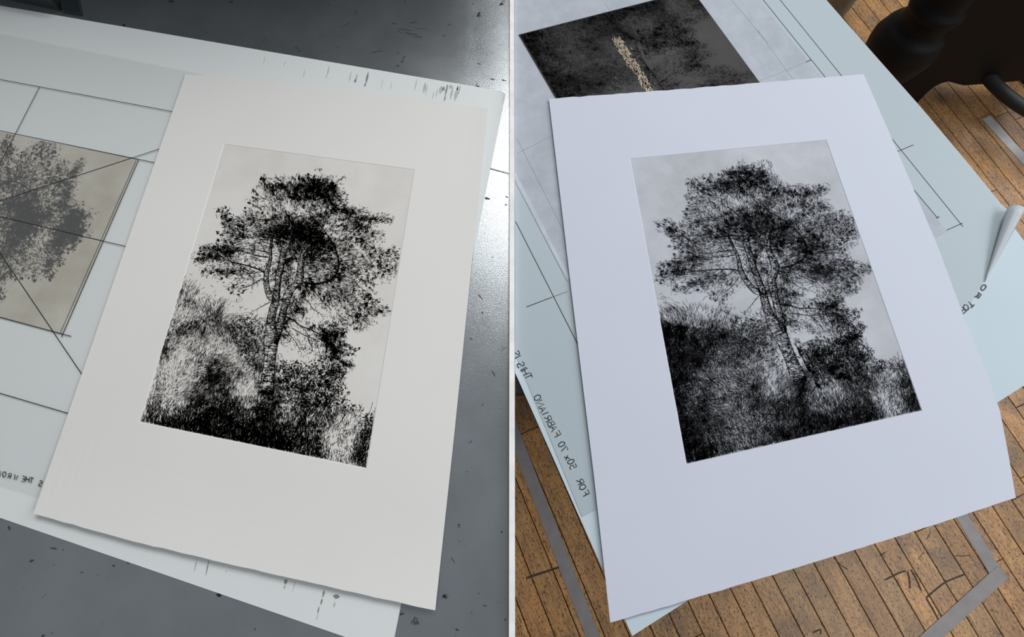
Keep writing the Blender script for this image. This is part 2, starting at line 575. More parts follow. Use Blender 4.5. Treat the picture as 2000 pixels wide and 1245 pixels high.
def smudge(x, y, w, h, dark=False, tilt=.22):
    """a dab of ink rubbed off on the sheet; size in photo pixels"""
    n = 9
    pts = [(x - tilt * h * (t - .5), y + h * (t - .5)) for t in np.linspace(0, 1, n)]
    ww = w * .0006 * np.sin(np.linspace(.15, math.pi - .15, n)) * RNG.uniform(.65, 1.2, n)
    quads_object('ink_smudge', np.array(ribbon([P(a, b, .0009) for a, b in pts], ww, .00098 + (.00004 if dark else 0))), MAT['smudge_dark' if dark else 'smudge'], backing)


for x, y, w, h, d in [(717, 152, 5, 24, 1), (713, 166, 4, 8, 1), (696, 152, 4, 18, 0), (694, 158, 6, 8, 1), (684, 150, 3, 22, 0),
                      (641, 139, 3, 24, 0), (637, 150, 2, 8, 0), (594, 143, 2, 18, 0), (516, 118, 2, 16, 0), (556, 125, 2, 12, 0), (746, 164, 2, 22, 0),
                      (764, 168, 2, 16, 0), (812, 166, 3, 24, 0), (829, 172, 7, 22, 0), (833, 176, 3, 22, 0), (846, 186, 3, 16, 0), (853, 182, 3, 18, 0),
                      (861, 176, 9, 16, 0), (866, 174, 8, 9, 1), (872, 176, 6, 22, 1), (869, 192, 4, 12, 1), (882, 182, 6, 26, 0), (891, 184, 8, 28, 0),
                      (897, 176, 5, 18, 0), (894, 172, 6, 10, 0), (880, 170, 10, 8, 0), (405, 1110, 2.4, 32, 1), (382, 1105, 3, 26, 0),
                      (558, 1137, 7, 10, 1), (556, 1147, 5, 10, 0), (574, 1146, 2, 24, 0), (632, 1160, 4, 16, 1), (628, 1176, 4, 12, 1),
                      (622, 1192, 3, 14, 1), (620, 1205, 2, 14, 0), (657, 1166, 13, 9, 1), (653, 1182, 4, 12, 0), (102, 27, 2, 2, 1), (442, 1117, 2, 3, 1)]:
    smudge(x, y, w, h, d)

LP = [(437, 281), (810, 331), (716, 917), (272, 826)]          # plate impression in the first print
RP = [(1230, 310), (1614, 273), (1802, 804), (1340, 909)]      # in the second print

# plate lying on its side under the film: its image is reversed, the crown points to the right
ZP = .0024
a_, b_ = np.array(P(270, 311, ZP)), np.array(P(122, 653, ZP))
t_ = np.array(P(0, 257, ZP))
ldir = (t_ - a_) / np.linalg.norm(t_ - a_)
l2 = np.array(P(0, 621, ZP)) - b_
l2 /= np.linalg.norm(l2)
PLEN = np.linalg.norm(a_ - b_) * 1.42
PLATE_L = [tuple(b_), tuple(a_), tuple(a_ + ldir * PLEN), tuple(b_ + l2 * PLEN)]   # order: (u0,v0) (u1,v0) (u1,v1) (u0,v1)
plate_l = prism('printing_plate', PLATE_L, .0009, ZP, MAT['plate_tan'], bevel=.0005)
tag(plate_l, 'tan printing plate with a brown tree crown, lying under the ruled film', 'printing plate')

ZF = .0028
film_l = prism('registration_film', world_poly([(-160, 34), (0, 65), (370, 139), (610, 190), (430, 1066), (75, 972), (0, 950), (-160, 903)], ZF), .0026, ZF, MAT['film_warm'])
tag(film_l, 'frosted drafting film ruled with black diagonals over the tan plate', 'drafting film')
z = ZF + .00012
pen([[(-60, 144), (345, 219.5)], [(77, 170), (0, 320), (-30, 378)], [(-60, 243), (310, 319.5)], [(-60, 412), (330, 285)], [(-60, 409), (260, 485)],
         [(271, 312), (120, 659)], [(-40, 609), (139, 657.5)], [(-30, 450), (165, 739)], [(-60, 751), (140, 810)]], .00105, z, 'ruled_line', MAT['pen'], film_l)
pen([[(266, 313), (118, 650)]], .0006, z, 'ruled_line', MAT['pen'], film_l)
for ch, x, y in [('S', 79, 945), ('T', 61, 939), ('H', 54, 937), ('E', 45, 936), ('W', 31, 933), ('R', 18, 930), ('O', 8, 927), ('N', -2, 925), ('G', -12, 922)]:
    letter(ch, (x, y), (-.965, -.26), (.26, -.965), 10.5, .0010, z, .62, film_l)

# ------------------------------------------------------------------ second work place: bed, board, film, tissue, plate
bed_r = empty('press_bed', (.5, .3, FLOOR_Z))
tag(bed_r, 'dark press bed hidden under the pale blue board', 'press bed')
part_of(bed_r, prism('bed_plate', world_poly([(1008, -60), (1540, -60), (1790, 330), (1700, 780), (1330, 960), (1040, 770), (1008, 770)], -.012), -.03, -.0002, MAT['iron']))
for x, y in ((1060, 40), (1500, 40), (1560, 700), (1180, 660)):
    cx, cy = P(x, y)
    part_of(bed_r, prism('leg', [(cx - .03, cy - .03), (cx + .03, cy - .03), (cx + .03, cy + .03), (cx - .03, cy + .03)], FLOOR_Z, -.03, MAT['iron']))

XP = .0040
board = prism('backing_board', [(XP, P(1500, -150, .0012)[1]), P(1478, -150, .0012), P(1610, -4, .0012), P(1800, 213, .0012), P(1978, 441, .0012), P(2143, 662, .0012), P(1235, 1243, .0012), (XP, P(1005, 728, .0012)[1])],
              .0001, .0012, MAT['backing_cool'])
tag(board, 'pale blue backing board overhanging the wooden floor', 'sheet')

ZR = .0019
film_px = [(1484, -150), (1616, 2), (1700, 98), (1800, 211), (1900, 330), (1955, 398), (1972, 414), (1977, 440), (1962, 478), (1940, 517), (1918, 556), (1898, 590), (1878, 614), (1500, 815), (1137, 1010)]
film_r = prism('registration_film', [(XP, P(1500, -150, ZR)[1])] + world_poly(film_px, ZR) + [(XP, P(1005, 690, ZR)[1])], .0016, ZR, MAT['film_cool'])
tag(film_r, 'frosted drafting film with cross marks and a curled corner on the pale blue board', 'drafting film')
z = ZR + .00012
pen([[(1400, -114), (1491, 0), (1616, 156)], [(1430, -115), (1524, 0), (1655, 162)], [(1725, 250), (1881, 443)], [(1746, 299), (1784, 283)],
         [(1849, 450), (1880, 436)], [(1770, 353), (1832, 427)], [(1827, 427), (1835, 423)], [(1007, 433), (1130, 676)], [(1028, 600), (1078, 581)]], .0011, z, 'ruled_line', MAT['pen'], film_r)
pen([[(1078, 581), (1108, 570)]], .0006, z, 'ruled_line', MAT['pen'], film_r)
adv, up = (-.447, -.894), (.894, -.447)
for ch, x, y in [('F', 1143, 963), ('O', 1138, 952), ('R', 1133, 941), ('5', 1119, 912), ('0', 1115, 902), ('x', 1109, 893), ('7', 1102, 878), ('0', 1097, 868),
                 ('F', 1087, 847), ('A', 1081, 837), ('B', 1076, 827), ('R', 1070, 817), ('I', 1065, 808), ('A', 1060, 800), ('N', 1055, 789), ('O', 1050, 777),
                 ('T', 1032, 736), ('H', 1026, 727), ('I', 1022, 721), ('S', 1017, 713), ('I', 1011, 698), ('S', 1008, 691)]:
    letter(ch, (x, y), adv, up, 13.5, .0012, z, .72, film_r)
adv, up = (-.75, .66), (.66, .75)
for ch, x, y in [('T', 1896, 594), ('O', 1887, 601), ('P', 1880, 607)]:
    letter(ch, (x, y), adv, up, 12, .0013, z, .75, film_r)
for ch, x, y in [('O', 1921, 562), ('R', 1910, 578)]:
    letter(ch, (x, y), (-.55, .83), (.5, .3), 14, .0013, z, .9, film_r)

# the corner of the film rolls up into a cone
bm = bmesh.new()
ax0, ax1 = np.array([*P(1922, 551, ZR), ZR]), np.array([*P(1985, 409, .012), .012])
dv = (ax1 - ax0) / np.linalg.norm(ax1 - ax0)
side = np.cross(dv, (0, 0, 1)); side /= np.linalg.norm(side)
upv = np.cross(side, dv)
grid = []
for i in range(13):
    t = i / 12
    r = .0004 + .0088 * t
    c = ax0 + (ax1 - ax0) * t
    c[2] = ZR + r + .0006
    grid.append([bm.verts.new(c + r * (1 + .10 * k / 16) * (side * math.cos(a) + upv * math.sin(a))) for k, a in enumerate(np.linspace(-2.1, 3.9, 17))])
for a, b in zip(grid, grid[1:]):
    for i in range(16):
        bm.faces.new((a[i], a[i + 1], b[i + 1], b[i]))
curl = from_bm('curled_corner', bm, MAT['curl'], film_r, True)
curl.modifiers.new('thickness', 'SOLIDIFY').thickness = .0003

ZT = .0023
tissue = prism('tissue_sheet', [(XP, P(1500, -150, ZT)[1])] + world_poly([(1356, -150), (1482, 0), (1604, 150), (1850, 452), (1500, 625), (1215, 766), (1108, 543)], ZT) + [(XP, P(1005, 338, ZT)[1])], .0020, ZT, MAT['tissue'])
tag(tissue, 'grey tissue sheet with faint pencil grid under the dark plate', 'tissue paper')
pen([[(1009, 490 - 220), (1110, 470)], [(1480, 60), (1560, 170)], [(1010, 340 - 40), (1085, 262)], [(1440, 175), (1576, 121)], [(1180, 5), (1192, 20)], [(1425, -5), (1500, 84)]], .0006, ZT + .0001, 'pencil_line', MAT['pencil'], tissue)
pen([[(1574, 121), (1584, 117)]], .0012, ZT + .0001, 'pen_tick', MAT['pen'], tissue)

ZD = .0038
fold = [P(1004.5, 352, ZT + .0003), P(1004.5, 334, ZT + .0003), P(1112, 541, ZT + .0003), P(1108, 549, ZT + .0003)]
fold[0] = (XP, fold[0][1]); fold[1] = (XP, fold[1][1])
prism('folded_edge', fold, ZT, ZT + .0004, plain_mat('tissue_fold', (.56, .61, .67, 1), .8), tissue)
c0 = np.array(P(1013, 67, ZD)); c1 = np.array(P(1352, -20, ZD))
e0 = np.array(P(1085, 190, ZD)) - c0; e0 /= np.linalg.norm(e0)
e1 = np.array(P(1482, 157, ZD)) - np.array(P(1367, 0, ZD)); e1 /= np.linalg.norm(e1)
DLEN = np.linalg.norm(c1 - c0) * 1.30
PLATE_R = [tuple(c0 + e0 * DLEN), tuple(c1 + e1 * DLEN), tuple(c1), tuple(c0)]
plate_r = prism('printing_plate', PLATE_R, .0023, ZD, MAT['plate_dark'], bevel=.0005)
tag(plate_r, 'dark inked printing plate with an upside-down tree, lying on grey tissue', 'printing plate')


# ------------------------------------------------------------------ sheets with a plate impression
def resample(pts, n):
    p = np.asarray(pts, float)
    d = np.r_[0, np.cumsum(np.linalg.norm(np.diff(p, axis=0), axis=1))]
    t = np.linspace(0, d[-1], n)
    return np.c_[np.interp(t, d, p[:, 0]), np.interp(t, d, p[:, 1])]


def make_print(label, sides, plate, z0, lift, mat, tone, n=41, rings=9):
    """sides: top, right, bottom, left polylines (photo px, clockwise from the top left corner)"""
    root = empty('etching_print', (*P(*np.mean(plate, 0), z0), 0))
    tag(root, label, 'print')
    corners = [sides[0][0], sides[1][0], sides[2][0], sides[3][0]]
    H = homog(corners, [(0, 0), (1, 0), (1, 1), (0, 1)])
    bm = bmesh.new()
    cache = {}

    def vert(x, y, dz=0.0):
        k = (round(x, 4), round(y, 4), round(dz, 6))
        if k not in cache:
            u, v = hap(H, [(x, y)])[0]
            zz = z0 + lift(u, v) + dz
            cache[k] = bm.verts.new((*P(x, y, zz), zz))
        return cache[k]

    inset = .0028
    Hq = homog([(0, 0), (1, 0), (1, 1), (0, 1)], plate)
    inner = [tuple(hap(Hq, [p])[0]) for p in ((inset, inset * .7), (1 - inset, inset * .7), (1 - inset, 1 - inset * .7), (inset, 1 - inset * .7))]
    cor = []
    for s in range(4):
        outer = resample(sides[s], n)
        if s in (0, 2):
            outer[1:-1, 1] += RNG.normal(0, .45, n - 2)
        inn = resample([plate[s], plate[(s + 1) % 4]], n)
        rows = []
        for r in np.linspace(0, 1, rings):
            e = r ** 1.0
            rows.append([vert(*(outer[i] * (1 - e) + inn[i] * e)) for i in range(n)])
        rows.append([vert(*p, -.0005) for p in resample([inner[s], inner[(s + 1) % 4]], n)])
        for a, b in zip(rows, rows[1:]):
            for i in range(n - 1):
                f = [a[i], a[i + 1], b[i + 1], b[i]]
                f = [v for j, v in enumerate(f) if v not in f[:j]]
                if len(f) > 2:
                    try: bm.faces.new(f)
                    except ValueError: pass
    for f in bm.faces:
        f.normal_update()
        if f.normal.z < 0: f.normal_flip()
    me = bpy.data.meshes.new('paper')
    bm.to_mesh(me)
    bm.free()
    o = part_of(root, link('paper', me, mat))
    md = o.modifiers.new('thickness', 'SOLIDIFY')
    md.thickness, md.offset = .00045, -1
    zi = z0 - .0005
    q = prism('plate_impression', world_poly(inner, zi), zi - .0003, zi, tone)
    part_of(root, q)
    return root, q, zi


print_l, imp_l, zi_l = make_print(
    'crisp black print of a tall pine on warm white deckled paper',
    [[(362, 145), (440, 150), (560, 162), (700, 179), (830, 194), (953, 211)], [(953, 211), (921, 520), (886, 860), (850, 1193)],
     [(850, 1193), (700, 1160), (450, 1103), (250, 1056), (65, 1004)], [(65, 1004), (160, 730), (265, 425), (362, 145)]],
    LP, .0040, lambda u, v: .0055 * max(0, (v - .86) / .14) ** 2 + .002 * max(0, (u - .93) / .07) ** 2 * max(0, .6 - v), MAT['paper_warm'], MAT['tone_warm'])
print_r, imp_r, zi_r = make_print(
    'softer grey toned print of the same pine on cool white paper overhanging the floor',
    [[(1072, 193), (1250, 180), (1480, 162), (1687, 145)], [(1687, 145), (1760, 312), (1832, 482), (1880, 612), (1920, 712), (1953, 802), (1970, 890), (1984, 973)],
     [(1984, 973), (1780, 1040), (1560, 1108), (1370, 1165), (1192, 1217)], [(1192, 1217), (1160, 930), (1115, 560), (1072, 193)]],
    RP, .0058, lambda u, v: 0.0, MAT['paper_cool'], MAT['tone_cool'])

# ------------------------------------------------------------------ the etched pine, drawn stroke by stroke
# darkness of the drawing on a 15 px lattice (columns from x=270, rows from y=330); digits 0..9
TONE = '''
.......................3............
................52422778643.........
...............1376788998810........
...............3455688898850........
..............34344446656751........
..........33.144444434555778431.....
..........175565567676777545677750..
...........56656678899974445753.....
..........1466677889999854445 65....
...........46544546788 997654543....
........467876545456778876554434320.
.......36776534323667688765644445551
.......1234454323357157566565435553.
......1.2456665334661454577654444410
.....321..1223442536246567655543200.
.....54321..332114452776565543200...
.....654331.12...4554743566555400...
....2566545321....567412555556420...
....44445671.11.0115662111455566520.
...55445667654333267431012446540....
...647886677665436743233 6535300....
...756656567766656842135886000......
...764444545677666221235864000......
..5863454444467665011223786400......
..773245556545666630011367510.......
..3222456787666676633443455600......
..33234568876656675676667870........
..44325678875546687776 6765000......
..53336778766435788787877630........
.35444688777545688 6787777400.......
.664446888888657887568877630000.....
.8766788899987789875788776654210 3..
6888888999999889987678777654335.....
778999999999999999888877 6534567....
78899999999999999998887742345780....
7889999999999999999989885133578.....
88899999999999999999889851348880....
888888889999999999988888624588......
88888888999999999988888888 57888....
'''.strip('\n').split('\n')
# the second print carries more tone in the bank and the undergrowth: 30 px lattice in its own frame from (1280,570)
TONE2 = '''
332222............
555443............
98777665..........
98887765....14520..
98876654..356752002
987656645755676213
987666756854675116
987766777866787337
998766677888888667
998766678888888777
999976788888888777
999988888888888777
'''.strip('\n').split('\n')


CURVE = (0, .04, .10, .20, .32, .46, .62, .78, .91, .975)


def parse(rows, n):
    g = np.zeros((len(rows), n))
    for i, r in enumerate(rows):
        for j, ch in enumerate(r[:n]):
            g[i, j] = CURVE[int(ch)] if ch.isdigit() else 0
    return g


G1, G2 = parse(TONE, 36), parse(TONE2, 18)
for g in (G1,):                                     # blanks inside rows take their neighbours' value
    for i, r in enumerate(TONE):
        for j, ch in enumerate(r):
            if ch == ' ': g[i, j] = (g[i, j - 1] + g[i, min(j + 1, 35)]) / 2


def bil(g, x, y):
    h, w = g.shape
    x, y = np.clip(x, 0, w - 1.001), np.clip(y, 0, h - 1.001)
    i, j = y.astype(int), x.astype(int)
    fx, fy = x - j, y - i
    fx, fy = fx * fx * (3 - 2 * fx), fy * fy * (3 - 2 * fy)
    return g[i, j] * (1 - fx) * (1 - fy) + g[i, j + 1] * fx * (1 - fy) + g[i + 1, j] * (1 - fx) * fy + g[i + 1, j + 1] * fx * fy


H12 = homog(LP, RP)
HU = homog(LP, [(0, 0), (1, 0), (1, 1), (0, 1)])
HUi = np.linalg.inv(HU)


def vnoise(rng, p, s):
    g = rng.random((96, 96))
    x, y = (p[:, 0] / s) % 94, (p[:, 1] / s) % 94
    return bil(g, x, y)


def tone_at(p, variant):
    t = bil(G1, (p[:, 0] - 277.5) / 15, (p[:, 1] - 337.5) / 15)
    if variant == 2:
        q = hap(H12, p)
        x, y = (q[:, 0] - 1295) / 30, (q[:, 1] - 585) / 30
        t2 = bil(G2, x, y)
        low = np.clip((y + .3) * 2, 0, 1) * (q[:, 1] > 575)
        isbank = bank_mask(p) | ((p[:, 1] > 790) & (p[:, 0] < 600))
        t = np.where(isbank, t * (1 - low) + t2 * low, np.where(t > .04, .12 + .80 * t, t))
        t += .30 * np.exp(-(((q[:, 0] - 1605) / 38) ** 2 + ((q[:, 1] - 532) / 20) ** 2)) * (t > .1)
        t += .26 * np.exp(-(((q[:, 0] - 1590) / 60) ** 2 + ((q[:, 1] - 470) / 45) ** 2)) * (t > .1)
    return np.clip(t, 0, .985 if variant == 1 else .95)


def bank_mask(p):
    """undergrowth left of the trunk"""
    x, y = p[:, 0], p[:, 1]
    top = np.interp(x, [330, 352, 385, 420, 450, 480, 505, 520], [520, 522, 545, 565, 585, 610, 622, 640])
    return (y > top) & (x < 545 - .0 * y)


def in_poly(p, poly):
    poly = np.asarray(poly, float)
    x, y = p[:, 0], p[:, 1]
    c = np.zeros(len(p), bool)
    j = len(poly) - 1
    for i in range(len(poly)):
        xi, yi, xj, yj = *poly[i], *poly[j]
        if yi != yj:
            c ^= ((yi > y) != (yj > y)) & (x < (xj - xi) * (y - yi) / (yj - yi) + xi)
        j = i
    return c


# trunks: (y, x_left, x_right) profiles
MAIN = [(800, 497, 532), (770, 503, 533), (740, 511, 535), (715, 515, 536.5), (690, 517, 539), (670, 516, 543), (655, 516, 545), (640, 518.5, 538), (620, 522, 537.5), (600, 527.5, 542),
        (585, 532, 545), (560, 537, 547.6), (540, 538.5, 550), (520, 543, 555), (500, 547, 557.5), (485, 549, 562), (468, 560, 572)]
RIGHT = [(672, 535, 543), (655, 536, 548), (640, 539, 553), (620, 543.5, 557), (600, 549, 562), (590, 552, 566), (580, 553, 569), (570, 557, 573), (560, 563, 583), (550, 575, 592),
         (535, 579, 593), (520, 582, 592), (505, 584, 596), (492, 590, 602), (478, 602, 612)]
SIDE = [(592, 531, 541), (580, 521, 534), (565, 516.5, 527), (548, 515, 524.5), (532, 516, 525), (520, 521, 528), (505, 526, 531), (485, 527, 531), (462, 530, 533.5)]


def trunk_poly(pr): return [(l, y) for y, l, r in pr] + [(r, y) for y, l, r in pr[::-1]]


BRANCH = [  # (points, start width)
    ([(517, 533), (504, 526), (482, 519), (458, 513), (439, 507), (428, 496)], 3.6), ([(525, 503), (500, 499), (476, 492), (452, 490)], 2.4),
    ([(526, 494), (509, 490), (490, 487), (470, 485), (446, 482)], 2.2), ([(513, 544), (500, 552), (482, 561), (464, 563), (439, 560)], 1.8),
    ([(507, 531), (495, 534), (482, 533), (470, 528), (455, 529)], 1.5), ([(528, 590), (508, 601), (488, 612)], 1.8),
    ([(557, 618), (575, 627), (587, 637), (607, 644), (622, 652), (638, 658), (650, 674), (669, 691)], 3.0),
    ([(570, 641), (587, 651), (602, 659), (614, 663), (621, 679), (628, 699), (638, 708)], 1.8), ([(587, 637), (599, 650), (602, 663), (606, 673)], 1.4),
    ([(555, 641), (568, 657), (577, 667), (584, 680), (589, 690)], 1.6), ([(577, 662), (586, 670), (590, 684), (596, 681)], 1.0), ([(602, 660), (608, 676), (611, 686), (604, 680)], 1.0),
    ([(614, 663), (630, 664), (640, 668)], 1.2), ([(650, 674), (642, 686), (631, 696)], 1.2), ([(655, 680), (660, 698), (668, 712)], 1.6),
    ([(590, 580), (603, 591), (612, 605), (624, 612), (633, 623)], 1.8), ([(598, 555), (615, 572), (634, 592), (648, 606)], 2.0),
    ([(638, 553), (653, 562), (663, 576)], 1.4), ([(661, 511), (680, 509), (694, 504), (712, 503)], 1.6), ([(684, 527), (704, 510), (725, 493)], 1.3),
    ([(594, 508), (617, 509), (634, 512)], 2.2), ([(591, 500), (606, 482), (617, 474), (627, 457)], 3.2),
    ([(592, 552), (615, 555), (640, 550), (654, 540), (661, 525), (661, 508), (655, 486), (646, 470), (632, 449), (618, 432), (605, 420)], 5.0),
    ([(594, 546), (615, 541), (632, 538), (648, 536)], 1.8), ([(594, 532), (612, 531), (624, 537)], 1.4), ([(661, 524), (676, 529), (692, 531)], 1.6), ([(654, 541), (668, 546), (684, 546)], 1.4),
    ([(561, 476), (536, 466), (509, 463), (492, 466)], 2.6), ([(556, 486), (538, 473), (515, 468), (496, 472)], 2.2), ([(563, 470), (548, 456), (530, 452), (505, 452)], 2.4),
    ([(530, 478), (512, 473), (490, 476), (470, 474)], 1.6), ([(529, 484), (514, 480), (499, 484)], 1.2), ([(562, 462), (552, 448), (538, 441)], 2.0),
    ([(556, 411), (565, 428), (572, 446), (570, 468)], 3.0), ([(590, 345), (600, 360), (612, 380), (609, 400)], 1.5), ([(572, 374), (586, 384), (598, 398)], 1.6), ([(640, 372), (628, 384), (622, 400)], 1.3),
    ([(637, 410), (636, 432), (630, 444)], 1.4), ([(555, 515), (568, 508), (583, 506)], 2.0), ([(553, 530), (570, 536), (582, 539)], 1.2), ([(549, 552), (562, 540), (580, 529)], 1.0),
    ([(545, 588), (552, 584), (560, 586)], 2.4), ([(540, 596), (552, 598)], 2.0), ([(425, 409), (440, 424), (456, 436), (472, 448)], 1.4), ([(512, 354), (524, 368), (540, 384)], 1.4),
    ([(566, 591), (578, 594), (586, 604), (591, 616)], 1.0), ([(564, 594), (576, 600), (582, 614), (584, 630)], .9), ([(564, 598), (573, 606), (577, 618), (576, 632)], .9), ([(562, 600), (569, 611), (570, 624)], .8),
    ([(733, 508), (718, 520), (702, 528)], 1.2), ([(746, 497), (738, 501), (728, 506)], 1.2), ([(765, 524), (748, 530), (734, 534)], 1.1), ([(496, 374), (512, 386), (530, 392)], .9), ([(487, 396), (500, 404), (515, 412)], .9),
    ([(728, 786), (724, 800), (716, 812), (704, 806), (694, 797)], 1.0), ([(712, 818), (698, 812), (684, 818)], 1.0), ([(722, 805), (710, 824), (700, 838)], 1.1), ([(660, 850), (668, 848), (676, 856), (682, 846), (690, 850)], 1.1),
    ([(648, 870), (658, 864), (668, 862), (676, 868)], 1.2), ([(652, 886), (662, 882), (672, 884), (680, 880)], 1.2), ([(656, 898), (666, 890), (674, 890)], 1.1), ([(676, 842), (690, 838), (704, 842)], 1.0),
    ([(528, 796), (545, 787), (560, 783), (574, 778)], 2.6), ([(548, 788), (566, 786), (578, 792)], 1.6), ([(300, 742), (318, 730), (336, 738), (348, 748)], .9), ([(285, 782), (310, 772), (330, 756)], .9),
    ([(296, 800), (322, 802), (348, 786), (362, 766)], .9), ([(292, 772), (320, 770), (345, 772)], .8), ([(305, 760), (322, 774), (340, 790)], .8), ([(310, 795), (330, 780), (352, 770)], .8), ([(288, 762), (306, 790), (330, 803)], .8),
]
# dark needle tufts along the outline: x, y, size
TUFT = [(602, 341, 4), (602, 349, 5), (614, 345, 4), (612, 353, 6), (584, 346, 6), (577, 351, 4), (571, 348, 3), (566, 358, 5), (592, 352, 5), (622, 352, 3), (625, 357, 3), (637, 357, 5), (630, 362, 4), (648, 358, 4),
        (653, 366, 5), (655, 373, 4), (652, 383, 4), (650, 392, 3), (509, 350, 4), (517, 352, 5), (522, 362, 5), (528, 360, 3), (511, 359, 2), (542, 349, 4), (548, 353, 3), (551, 358, 3), (533, 367, 4), (518, 371, 3), (539, 372, 4),
        (495, 373, 4), (502, 380, 3), (494, 386, 2.5), (486, 396, 4), (479, 406, 3), (480, 414, 3), (441, 405, 3), (427, 410, 4), (424, 414, 2.5), (435, 413, 3), (445, 411, 2.5), (434, 423, 5), (441, 421, 5), (449, 418, 3), (449, 429, 4),
        (436, 437, 5), (447, 441, 4), (440, 443, 3), (425, 454, 4), (433, 459, 4), (445, 455, 4), (453, 462, 4), (426, 470, 5), (424, 477, 4), (440, 471, 4), (450, 474, 4), (399, 483, 4), (391, 486, 3), (408, 484, 5), (418, 483, 6), (427, 488, 6),
        (388, 497, 4), (398, 498, 5), (410, 499, 6), (422, 503, 6), (386, 508, 4), (381, 512, 3), (392, 492, 4), (402, 527, 4), (396, 531, 4), (413, 532, 4), (424, 528, 5), (434, 531, 6), (445, 527, 4), (434, 544, 4), (443, 541, 4), (452, 572, 4),
        (455, 560, 4), (446, 566, 3), (465, 576, 3), (476, 568, 3), (658, 402, 4), (653, 409, 4), (661, 408, 4), (640, 405, 5), (637, 415, 5), (634, 393, 5), (648, 412, 5), (674, 410, 4), (679, 416, 5), (685, 424, 6), (694, 417, 4), (699, 426, 4),
        (673, 428, 5), (676, 444, 6), (669, 440, 5), (690, 438, 4), (702, 440, 4), (706, 447, 4), (700, 452, 4), (692, 458, 4), (686, 466, 5), (697, 467, 4), (708, 470, 4), (704, 474, 3), (713, 482, 4), (728, 484, 5), (733, 491, 4), (724, 498, 5),
        (760, 490, 5), (755, 495, 4), (748, 499, 3), (742, 502, 3), (738, 511, 4), (744, 514, 4), (728, 520, 5), (740, 522, 5), (756, 519, 4), (766, 524, 3), (760, 527, 4), (752, 531, 4), (738, 534, 4), (748, 537, 3), (729, 544, 3), (719, 548, 3),
        (724, 553, 3), (731, 556, 3), (722, 562, 3), (719, 577, 6), (724, 584, 6), (712, 583, 4), (735, 588, 4), (740, 590, 3), (728, 592, 4), (716, 596, 4), (720, 612, 3), (714, 617, 3), (703, 618, 3), (698, 627, 3), (690, 631, 3),
        (623, 641, 6), (630, 645, 7), (640, 651, 7), (650, 654, 5), (660, 652, 5), (672, 652, 4), (676, 648, 3), (614, 638, 5), (606, 640, 4), (655, 663, 6), (664, 670, 6), (674, 674, 6), (684, 680, 5), (694, 684, 4), (702, 682, 4), (690, 692, 4),
        (680, 694, 4), (660, 700, 6), (668, 706, 6), (672, 713, 5), (643, 697, 4), (648, 702, 4), (560, 632, 4), (556, 640, 4), (563, 638, 3), (556, 660, 3), (560, 655, 3), (566, 667, 2), (585, 440, 8), (590, 466, 8), (568, 470, 7),
        (604, 470, 6), (600, 436, 6), (650, 560, 4), (598, 374, 7), (610, 372, 7), (622, 374, 7), (636, 372, 7), (628, 386, 6), (612, 388, 6), (640, 384, 6), (595, 390, 5), (580, 368, 7)]


class Draw:
    def __init__(s, seed):
        s.rng = np.random.default_rng(seed)
        s.q = []

    def lens(s, c, ang, ln, w, bend):
        """curved, pointed strokes: arrays of centre, angle, length, width, bend"""
        d = np.c_[np.cos(ang), np.sin(ang)]
        n = np.c_[-d[:, 1], d[:, 0]]
        a = c - d * ln[:, None] / 2
        b = c + d * ln[:, None] / 2
        m = c + n * bend[:, None]
        s.q.append(np.stack([a, m + n * w[:, None] / 2, b, m - n * w[:, None] / 2], 1))

    def line(s, pts, w, taper=True):
        p = smooth_line(pts, 6)
        d = np.gradient(p, axis=0)
        d /= np.linalg.norm(d, axis=1)[:, None]
        n = np.c_[-d[:, 1], d[:, 0]]
        ww = w / 2 * (np.linspace(1, .3, len(p)) if taper else np.ones(len(p)))
        a, b = p + n * ww[:, None], p - n * ww[:, None]
        s.q.append(np.stack([a[:-1], a[1:], b[1:], b[:-1]], 1))

    def fill(s, variant, region, gain, count_fn, ang_fn, ln, w, clump, spread):
        """strokes scattered so that their ink follows the darkness of the drawing"""
        r = s.rng
        N = count_fn
        p = np.c_[r.uniform(268, 812, N), r.uniform(328, 918, N)]
        uv = hap(HU, p)
        ok = (uv > .004).all(1) & (uv < .996).all(1)
        p = p[ok]
        p = p[region(p)]
        t = tone_at(p, variant)
        k = vnoise(r, p, clump[0])
        k2 = vnoise(r, p, clump[0] * .45)
        kk = (k * .6 + k2 * .4 - .5) * clump[1]
        te = np.clip(t + kk * np.clip(t * 5, 0, 1) * (1 - np.clip((t - .8) * 5, 0, .75)), 0, .99)
        te[t < .03] = 0
        dens = -np.log(1 - te) / 4.6 * gain
        keep = r.random(len(p)) < dens
        p, t = p[keep], t[keep]
        n = len(p)
        s.lens(p, ang_fn(p) + r.normal(0, spread, n), r.uniform(*ln, n), r.uniform(*w, n), r.normal(0, 1, n) * .9)

    def done(s):
        q = np.concatenate(s.q)
        uv = hap(HU, q)
        keep = ((uv > -.01).all(2) & (uv < 1.01).all(2)).any(1)
        return hap(HUi, np.clip(uv[keep], .0035, .9965))


